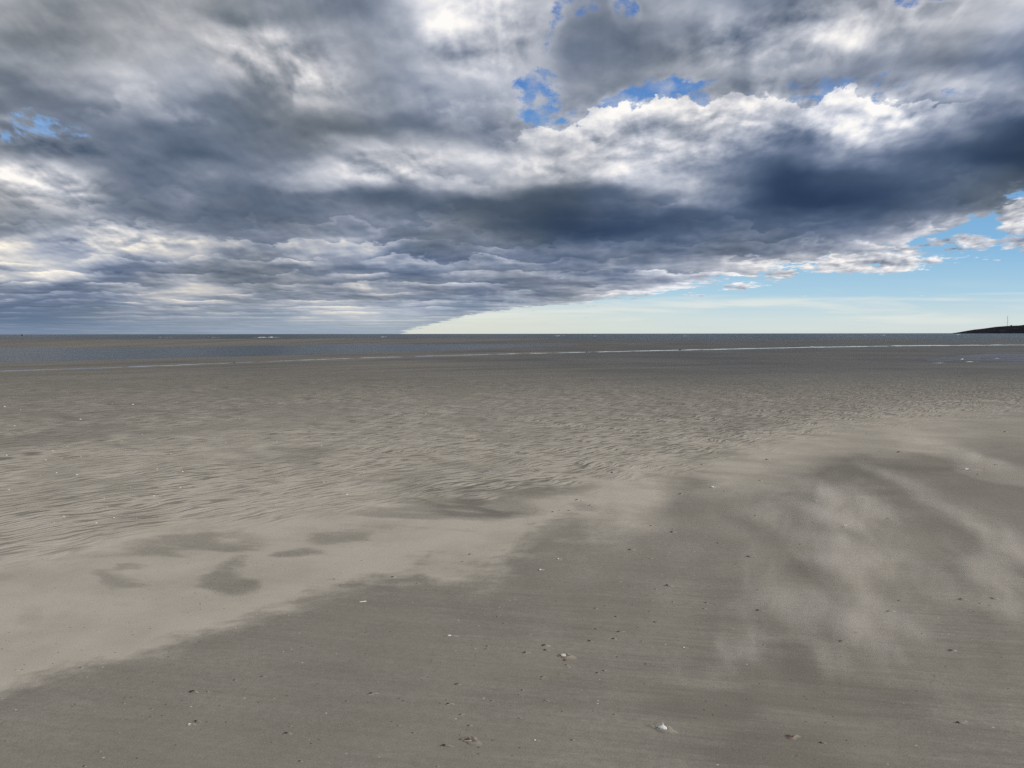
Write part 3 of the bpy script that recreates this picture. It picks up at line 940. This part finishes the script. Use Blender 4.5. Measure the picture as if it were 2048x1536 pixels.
WAVES = [
    (505, 565, 674.2, 0.9, "longest white breaking wave, out on the sea left of centre"),
    (318, 345, 673.6, 0.6, "short white breaker at the far left of the sea"),
    (424, 440, 674.4, 0.5, "small white wave crest left of the longest breaker"),
    (1108, 1132, 672.0, 0.8, "white breaker on the horizon sea just right of centre"),
    (1168, 1196, 672.3, 0.7, "second white breaker to the right of centre on the sea"),
    (1366, 1382, 672.6, 0.6, "small lone white breaker on the sea, under clear sky"),
    (1728, 1772, 671.4, 0.5, "thin white breaker on the sea left of the headland"),
    (1906, 1922, 670.6, 0.5, "tiny white breaker at the tip of the headland"),
    (758, 775, 673.6, 0.5, "small white wave crest below the cloud edge on the horizon"),
]
for p0, p1, q, hp, lab in WAVES:
    foam_ridge("breaking_wave", p0, p1, q, hp, lab, "wave", "waves breaking out at sea", WATER_Z)
SPARK = [  # sparkles on the puddle, built as solid ridges in foam white
    (1862, 1892, 727.6, 0.9, "white sparkle streak at the near left end of the puddle"),
    (1929, 1948, 725.0, 1.3, "brightest white sparkle streak in the middle of the puddle"),
    (1920, 1930, 720.0, 1.6, "small white sparkle above the brightest streak in the puddle"),
    (1990, 2004, 718.4, 0.9, "thin white sparkle streak at the right of the puddle"),
    (1866, 1886, 725.6, 0.6, "faint white sparkle streak at the left edge of the puddle"),
]
for p0, p1, q, hp, lab in SPARK:
    foam_ridge("sparkle_streak", p0, p1, q, hp, lab, "foam", "white sparkles on the puddle", -0.016, 0.5)

# ------------------------------------------------------------------ stones and shells on the sand
DARK = plain_material("dark_stone", (0.045, 0.040, 0.034), 0.75, 0.5, 220.0, 0.3)
GREYST = plain_material("grey_stone", (0.10, 0.095, 0.085), 0.8, 0.4, 200.0, 0.3)
WHITE = plain_material("white_shell", (0.82, 0.80, 0.76), 0.45, 0.12, 160.0, 0.4)
CREAM = plain_material("cream_shell", (0.62, 0.56, 0.48), 0.5, 0.25, 160.0, 0.4)
BROWN = plain_material("brown_shell", (0.23, 0.115, 0.035), 0.5, 0.5, 130.0, 0.4, col2=(0.030, 0.014, 0.008))
RUST = plain_material("rust_shell", (0.25, 0.10, 0.065), 0.6, 0.4, 200.0, 0.3)


def stone_mesh(seed, flat=0.65, elong=1.25):
    rnd = np.random.default_rng(seed)
    bm = bmesh.new()
    bmesh.ops.create_icosphere(bm, subdivisions=3, radius=1.0)
    ax = rnd.normal(size=(6, 3)); ax /= np.linalg.norm(ax, axis=1)[:, None]
    cut = rnd.uniform(0.62, 0.95, 6)
    for v in bm.verts:
        c = np.array(v.co)
        for a, d in zip(ax, cut):
            e = c @ a
            if e > d:
                c = c - a * (e - d) * 0.8
        c *= np.array([elong, 1.0, flat])
        v.co = c
    me = bpy.data.meshes.new("stone")
    for f in bm.faces:
        f.smooth = True
    bm.to_mesh(me); bm.free()
    return me


STONES = []
for i in range(6):
    me = stone_mesh(40 + i, 0.55 + 0.06 * i, 1.1 + 0.12 * (i % 3))
    me.materials.append(DARK)
    STONES.append(me)


def shard_mesh(seed):
    """A curved broken flake of shell with a jagged rim and some thickness."""
    rnd = np.random.default_rng(seed)
    n, mN = 7, 12
    pts = np.zeros((n, mN, 3))
    L, W = 1.0, 0.55 + 0.25 * rnd.random()
    for i in range(n):
        for j in range(mN):
            a = -1 + 2 * i / (n - 1); b = -1 + 2 * j / (mN - 1)
            rim = 1 - 0.25 * rnd.random() if (i in (0, n - 1) or j in (0, mN - 1)) else 1
            x = b * L * rim; y = a * W * rim * (1 - 0.35 * b * b)
            pts[i, j] = (x, y, 0.45 * (1 - 0.6 * b * b - 0.9 * a * a) + 0.02 * math.sin(b * 16))
    me = grid_mesh("shard", pts)
    bm = bmesh.new(); bm.from_mesh(me)
    bmesh.ops.solidify(bm, geom=bm.faces[:], thickness=0.10)
    bm.to_mesh(me); bm.free()
    return me


SHARDS = []
for i in range(4):
    me = shard_mesh(70 + i)
    me.materials.append(WHITE)
    SHARDS.append(me)


def ground_z(x, y):
    return float(sand_fields(np.array([x]), np.array([y]))[0][0])


def place(o, px, py, size, rot=None, sink=0.25, tilt=0.0):
    g = ground(px, py)
    o.location = (g.x, g.y, ground_z(g.x, g.y) + size * (0.5 - sink))
    o.rotation_euler = (tilt, tilt * 0.5, random.uniform(0, 6.28) if rot is None else rot)
    o.scale = (size, size, size)
    return g


MOUNDS = []        # (x, y, size, kind) - low scour rings and lee tails of sand round what lies on the beach

# the larger dark stones, each told apart by what it lies beside
NAMED = [
    (383, 1383, 11, "black pebble above a row of small ripple ridges, lower left"),
    (741, 1387, 11, "black pebble alone on bare sand, lower left of centre"),
    (886, 1491, 11, "black pebble at the lower left of the brown mottled shell"),
    (920, 1479, 7, "small black pebble touching the sand ring left of the brown shell"),
    (895, 1408, 9, "dark pebble with a sand tail, above and left of the brown shell"),
    (1680, 1284, 13, "dark oval stone in a pale scour ring with a long sand tail"),
    (1710, 1267, 11, "dark pebble just above the stone with the long sand tail"),
    (1901, 1302, 12, "dark pebble in a pale hollow on bare sand near the right edge"),
    (1496, 1115, 11, "dark pebble with sand tails on both sides, centre right"),
    (1776, 1225, 12, "dark pebble in a pale sand ring under a wisp of blown sand"),
    (1920, 1201, 10, "left dark pebble of the cluster in pale sand near the right edge"),
    (1984, 1199, 10, "right dark pebble of the cluster in pale sand near the right edge"),
    (1259, 1101, 9, "dark pebble on bare sand just right of the drift edge"),
    (1776, 1038, 9, "long dark pebble with a bright sand tail, upper right"),
    (1685, 1056, 8, "black pebble pressed against a bright white shell bit, upper right"),
    (1797, 906, 8, "farthest dark pebble in the pale drift at the upper right"),
    (1153, 1002, 8, "dark pebble with small crumbs on the pale drift near the ripples"),
    (1224, 946, 7, "dark pebble among the last ripples, centre"),
    (1237, 1264, 8, "small black pebble above a trio of pebbles, centre of the bare sand"),
    (1333, 1173, 10, "dark pebble on smooth sand, upper right of the trio"),
    (784, 1153, 8, "black pebble on the drift edge, right of the long white razor shell"),
    (1087, 1292, 10, "upper of two dark pebbles left of the white shell fragment"),
    (1089, 1301, 9, "lower of two dark pebbles left of the white shell fragment"),
    (1048, 1306, 9, "dark pebble left of the pair beside the white shell fragment"),
    (571, 1466, 10, "dark pebble with a pale ridge behind it, lower left"),
    (390, 1443, 9, "black pebble beside small shell crumbs, lower left"),
    (1640, 1486, 8, "small black pebble right of the rusty shell bit, bottom right"),
    (1915, 1447, 9, "dark pebble at the end of a thin sand groove, bottom right"),
    (1514, 1221, 9, "dark pebble with a pale right rim, right of centre"),
    (1343, 1066, 8, "dark pebble near the foot of the bright blown sand tongue"),
    (1360, 990, 8, "dark pebble on the damp sand beyond the bright sand tongue"),
    (912, 1369, 8, "pebble with a pale sand crescent, left of the lone pebble pair in the middle"),
    (1226, 1278, 8, "dark pebble just below the small black one in the centre trio"),
    (1178, 1283, 8, "left dark pebble of the centre trio"),
]
def pebble(px, py, wpx, label, group=None, mesh=None, name="pebble", mat=None):
    me = mesh or random.choice(STONES)
    o = link(name, me)
    g = ground(px, py)
    slant = math.hypot(g.y, EYE)
    size = wpx / FPX * slant * 0.5 * 0.62
    place(o, px, py, size, rot=random.uniform(-0.5, 0.5), sink=0.35)
    MOUNDS.append((g.x, g.y, size, random.random()))
    return tag(o, label, "pebble", group)


for px_, py_, w_, lab in NAMED:
    pebble(px_, py_, w_, lab)

SMALL = [(468, 1360), (235, 1368), (246, 1406), (302, 1418), (300, 1433), (579, 1452), (197, 1502), (598, 1522), (160, 1336), (31, 1340), (400, 1207), (668, 1157), (681, 1169), (655, 1223),
         (413, 1383), (692, 1402), (3, 1449), (167, 1531), (523, 1353), (851, 1179), (833, 1167), (994, 1233), (1005, 1246), (970, 1299), (973, 1293), (1131, 1330), (1117, 1349), (1083, 1354),
         (1282, 1283), (1233, 1314), (1206, 1341), (1193, 1346), (1290, 1328), (1308, 1245), (1298, 1223), (1301, 1202), (1190, 1217), (1209, 1212), (1230, 1233), (1043, 1379), (805, 1401), (892, 1400),
         (920, 1429), (936, 1451), (982, 1401), (1089, 1401), (1037, 1436), (1227, 1430), (873, 1533), (795, 1451), (1142, 1481), (824, 1466), (1959, 1209), (1978, 1213), (1947, 1225), (1782, 1311),
         (1891, 1334), (1526, 1290), (1420, 1173), (1515, 1181), (1411, 1206), (1407, 1218), (1429, 1210), (1631, 1214), (2016, 1380), (1861, 1197), (1797, 1203), (1843, 1268), (1758, 904), (1733, 867),
         (1533, 920), (1520, 962), (1448, 984), (1734, 982), (1725, 998), (1771, 1010), (1633, 1002), (1654, 1011), (1792, 1049), (1757, 1062), (1586, 1038), (1510, 1033), (1625, 1046), (1673, 1026),
         (1435, 1087), (1600, 1090), (1633, 1119), (1817, 1092), (1403, 930), (2010, 865), (1604, 1125), (1996, 1041), (1161, 1003), (1118, 1022), (1105, 1025), (1137, 1023), (1179, 1012), (1262, 963),
         (1301, 1053), (1300, 1118), (939, 1108), (1015, 1108), (723, 1120), (924, 1123), (1345, 1060), (1190, 1258), (1345, 1205), (1990, 930), (1955, 950), (1470, 1130), (1700, 1110), (1310, 1180)]
for i, (px_, py_) in enumerate(SMALL):
    pebble(px_, py_, random.uniform(3.6, 6.4), "tiny dark pebble half sunk in the open sand, pale sand at its right rim", "tiny pebbles strewn over the sand")


def shell_bit(px, py, wpx, label, mesh, rot, group=None, cat="shell", name="shell_fragment", sink=0.3, tilt=0.15, mound=True):
    o = link(name, mesh)
    g = ground(px, py)
    size = wpx / FPX * math.hypot(g.y, EYE) * 0.5
    place(o, px, py, size, rot=rot, sink=sink, tilt=tilt)
    if mound:
        MOUNDS.append((g.x, g.y, size, 0.5))
    return tag(o, label, cat, group)


def with_mat(me, mat):
    m2 = me.copy()
    m2.materials.clear()
    m2.materials.append(mat)
    return m2


shell_bit(1933, 941, 11, "thin white shell sliver lying far off on the bare sand at right", SHARDS[1], 0.05, tilt=0.3)
shell_bit(1690, 1053, 8, "bright white shell bit pressed against a black pebble, upper right", SHARDS[0], 0.3, mound=False)
shell_bit(898, 1272, 8, "small round white shell bit on bare sand, centre left", SHARDS[2], 0.2)
shell_bit(1425, 976, 8, "white shell bit at the end of the bright sand tongue", SHARDS[3], 0.2)
shell_bit(1069, 1481, 5, "white shell crumb right of the brown mottled shell", SHARDS[2], 0.8)
shell_bit(1080, 1140, 6, "white shell crumb in the dark notch of the drift edge", SHARDS[1], 0.4)
shell_bit(1116, 1119, 5, "faint white shell crumb above the dark notch of the drift edge", SHARDS[0], 0.4)
shell_bit(1579, 1474, 11, "rust coloured shell bit with a pale sand tail, bottom right", with_mat(SHARDS[0], RUST), -0.2)
shell_bit(1129, 1320, 7, "rust coloured crumb just below the long cream shell fragment", with_mat(SHARDS[2], RUST), 0.1, mound=False)
shell_bit(1126, 1312, 14, "long cream white shell fragment beside two dark pebbles", with_mat(SHARDS[1], CREAM), 0.45, tilt=0.35)
shell_bit(1633, 1002, 8, "pale shell flake on the damp sand, upper right", with_mat(SHARDS[3], CREAM), -0.2)
shell_bit(1367, 1296, 5, "tiny white shell crumb right of the centre trio of pebbles", SHARDS[1], 0.2)
shell_bit(378, 1449, 6, "white shell crumb touching a black pebble, lower left", SHARDS[2], 0.2)

# shell crumbs caught between the ripples
cr = np.random.default_rng(23)
n_c = 0
while n_c < 90:
    px_ = cr.uniform(0, 1250); py_ = cr.uniform(800, 1130)
    lim = 1120 - 0.13 * px_ - 30
    if py_ > lim or cr.random() > 0.35 + 0.65 * (1 - px_ / 1250):
        continue
    shell_bit(px_, py_, cr.uniform(2.4, 4.8), "tiny pale shell crumb caught among the sand ripples", with_mat(SHARDS[n_c % 4], CREAM if n_c % 3 else WHITE) if n_c < 8 else CRUMB[n_c % 8],
              cr.uniform(0, 3), group="shell crumbs among the ripples", name="shell_crumb", mound=False)
    if n_c < 8:
        if n_c == 0:
            CRUMB = []
        CRUMB.append(C.objects[-1].data)
    n_c += 1


# razor shell: a long curved half tube
def razor():
    n, mN = 26, 10
    P = np.zeros((n, mN, 3))
    for i in range(n):
        t = -1 + 2 * i / (n - 1)
        for j in range(mN):
            a = math.pi * (0.06 + 0.88 * j / (mN - 1))
            w = 0.0042 * (1 - 0.35 * abs(t) ** 6)
            P[i, j] = (t * 0.021, math.cos(a) * w * 1.25 + 0.0025 * t * t, math.sin(a) * w * 0.9)
    me = grid_mesh("razor_shell", P)
    bm = bmesh.new(); bm.from_mesh(me)
    bmesh.ops.solidify(bm, geom=bm.faces[:], thickness=0.0007)
    bm.to_mesh(me); bm.free()
    o = link("razor_shell", me, WHITE)
    g = ground(725, 1203)
    o.location = (g.x, g.y, ground_z(g.x, g.y) + 0.001)
    o.rotation_euler = (0, 0.0, 0.35)
    return tag(o, "long white razor shell piece lying on bare sand below the drift edge", "shell")


razor()


# ribbed cockle valve, broken, standing convex side up
def cockle(name, w, seed, ribs=16, chip=0.25):
    rnd = np.random.default_rng(seed)
    n, mN = 22, 97
    P = np.zeros((n, mN, 3))
    jag = rnd.uniform(0, 1, mN)
    jag = np.convolve(jag, np.ones(5) / 5, 'same')
    for i in range(n):
        t = i / (n - 1)
        for j in range(mN):
            s = -1 + 2 * j / (mN - 1)
            an = s * 1.25
            rr = t * (1 - chip * jag[j] * (1 if t > 0.6 else t))
            rib = 1 + 0.03 * math.cos(s * ribs * math.pi) * t
            x = math.sin(an) * rr * rib
            y = -math.cos(an) * rr * rib * 0.9 + 0.45
            z = 0.62 * math.sqrt(max(0.0, 1 - (0.25 + 0.75 * t) ** 2)) * (1 - 0.25 * s * s) + 0.05 * t * math.cos(s * ribs * math.pi) * 0.5
            P[i, j] = (x * w / 2, y * w / 2, z * w / 2)
    me = grid_mesh(name, P)
    bm = bmesh.new(); bm.from_mesh(me)
    bmesh.ops.remove_doubles(bm, verts=bm.verts[:], dist=w * 0.002)
    bmesh.ops.solidify(bm, geom=bm.faces[:], thickness=w * 0.03)
    bm.to_mesh(me); bm.free()
    return me


g = ground(1325, 1459)
o = link("cockle_shell", cockle("cockle_shell", 0.044, 3, 15, 0.22), WHITE)
o.location = (g.x, g.y, ground_z(g.x, g.y) + 0.002)
o.rotation_euler = (math.radians(-8), math.radians(6), math.radians(-10))
tag(o, "bright white broken cockle shell in a scour hollow, bottom centre right", "shell")
MOUNDS.append((g.x - 0.012, g.y + 0.012, 0.030, 2.0))

g = ground(936, 1481)
root = bpy.data.objects.new("clam_shell", None)
C.objects.link(root)
root.location = (g.x, g.y, ground_z(g.x, g.y) + 0.001)
root.rotation_euler = (math.radians(-14), math.radians(12), math.radians(25))
tag(root, "brown mottled clam shell ringed by pale sand, bottom centre", "shell")
link("valve", cockle("valve", 0.030, 9, 22, 0.12), BROWN, root)
pr = np.zeros((5, 40, 3))
for j in range(40):
    an = -1.3 + 2.6 * j / 39
    for i in range(5):
        b = i / 4 * math.pi
        rr = 0.0150 + 0.0016 * math.cos(b)
        pr[i, j] = (math.sin(an) * rr, -math.cos(an) * rr * 0.9 + 0.0068, 0.0016 * math.sin(b))
link("pale_rim", grid_mesh("pale_rim", pr), CREAM, root)
MOUNDS.append((g.x + 0.004, g.y, 0.024, 2.0))

# dark stones far out on the bank and at the runnel, and a buoy on the horizon
for px_, py_, w_, lab in [(468, 724.5, 3.4, "small dark stone on the sand bank in front of the tidal channel"), (1360, 699.0, 3.2, "dark stone at the pale runnel line, right of centre"),
                          (1173, 703.4, 2.4, "small dark stone at the pale runnel line, centre")]:
    o = link("stone", random.choice(STONES))
    gg = ground(px_, py_)
    sz = w_ / FPX * gg.y * 0.5
    o.location = (gg.x, gg.y, ground_z(gg.x, gg.y) + sz * 0.3)
    o.scale = (sz, sz, sz)
    tag(o, lab, "stone")

bd = 900.0
bx = (46 - 1024) / FPX * bd
buoy = bpy.data.objects.new("buoy", None)
C.objects.link(buoy)
buoy.location = (bx, bd, WATER_Z)
tag(buoy, "tiny dark buoy on the sea at the far left horizon", "buoy")
bm = bmesh.new()
bmesh.ops.create_cone(bm, cap_ends=True, segments=20, radius1=0.9, radius2=0.9, depth=1.0, matrix=Matrix.Translation((0, 0, 0.2)))
me = bpy.data.meshes.new("float"); bm.to_mesh(me); bm.free()
BUOY = plain_material("buoy_paint", (0.03, 0.035, 0.04), 0.6, 0.2, 3.0)
link("float", me, BUOY, buoy)
bm = bmesh.new()
bmesh.ops.create_cone(bm, cap_ends=True, segments=12, radius1=0.65, radius2=0.2, depth=1.6, matrix=Matrix.Translation((0, 0, 1.5)))
me = bpy.data.meshes.new("tower"); bm.to_mesh(me); bm.free()
link("tower", me, BUOY, buoy)


# ------------------------------------------------------------------ wind-scoured rings and lee tails of sand
def build_mounds():
    V, F, off = [], [], 0
    pale_lit, n, mN = [], 9, 24
    wind = math.radians(-11)
    for (x, y, s, kind) in MOUNDS:
        big = kind >= 1.5
        tail = (1.0 + 2.2 * kind) if not big else 1.2
        rm = s * (2.3 if not big else 1.9)
        hh = s * (0.42 if not big else 0.22)
        cells = []
        zc = ground_z(x, y)
        for i in range(n):
            t = i / (n - 1)
            for j in range(mN):
                a = 2 * math.pi * j / mN
                lobe = 1 + 0.28 * math.sin(2 * a + x * 90) + 0.18 * math.sin(3 * a + y * 70) + 0.10 * math.sin(5 * a + x * 31)
                lx, ly = math.cos(a) * t * rm * lobe, math.sin(a) * t * rm * 0.8 * lobe
                if lx > 0:
                    lx *= 1 + tail * 0.5
                    ly *= 1 - 0.25 * min(1, lx / (rm * 2))
                ring = math.exp(-((t - 0.50) / 0.20) ** 2) * (1.0 + 0.5 * math.cos(a))
                dip = -0.5 * math.exp(-(t / 0.25) ** 2)
                z = hh * (ring * (0.8 + 0.4 * random.random()) + dip) * (1 - t ** 4) - 0.004 * t ** 6 + 0.0006
                wx = lx * math.cos(wind) - ly * math.sin(wind)
                wy = lx * math.sin(wind) + ly * math.cos(wind)
                V.append((x + wx, y + wy, zc + z))
                pale_lit.append((0.42 if not big else 0.26) * math.exp(-((t - 0.45) / 0.22) ** 2) * (0.6 + 0.5 * math.cos(a)) * (0.6 + 0.8 * random.random()))  # pale sand on the rings, with the sunlit right flank painted lighter
        for i in range(n - 1):
            for j in range(mN):
                F.append((off + i * mN + j, off + i * mN + (j + 1) % mN, off + (i + 1) * mN + (j + 1) % mN, off + (i + 1) * mN + j))
        off += n * mN
    me = bpy.data.meshes.new("sand_mounds")
    me.from_pydata(V, [], F)
    for f in me.polygons:
        f.use_smooth = True
    va = np.array(V)
    h, dry_haze, rip, wet_shade, stk = sand_fields(va[:, 0], va[:, 1])
    set_attr(me, 'dry_haze', np.clip(dry_haze + np.array(pale_lit), 0, 1)); set_attr(me, 'ripple', rip); set_attr(me, 'wet_shade', wet_shade); set_attr(me, 'streak', stk)
    tag(link("sand_mounds", me, SAND), kind='structure')


build_mounds()
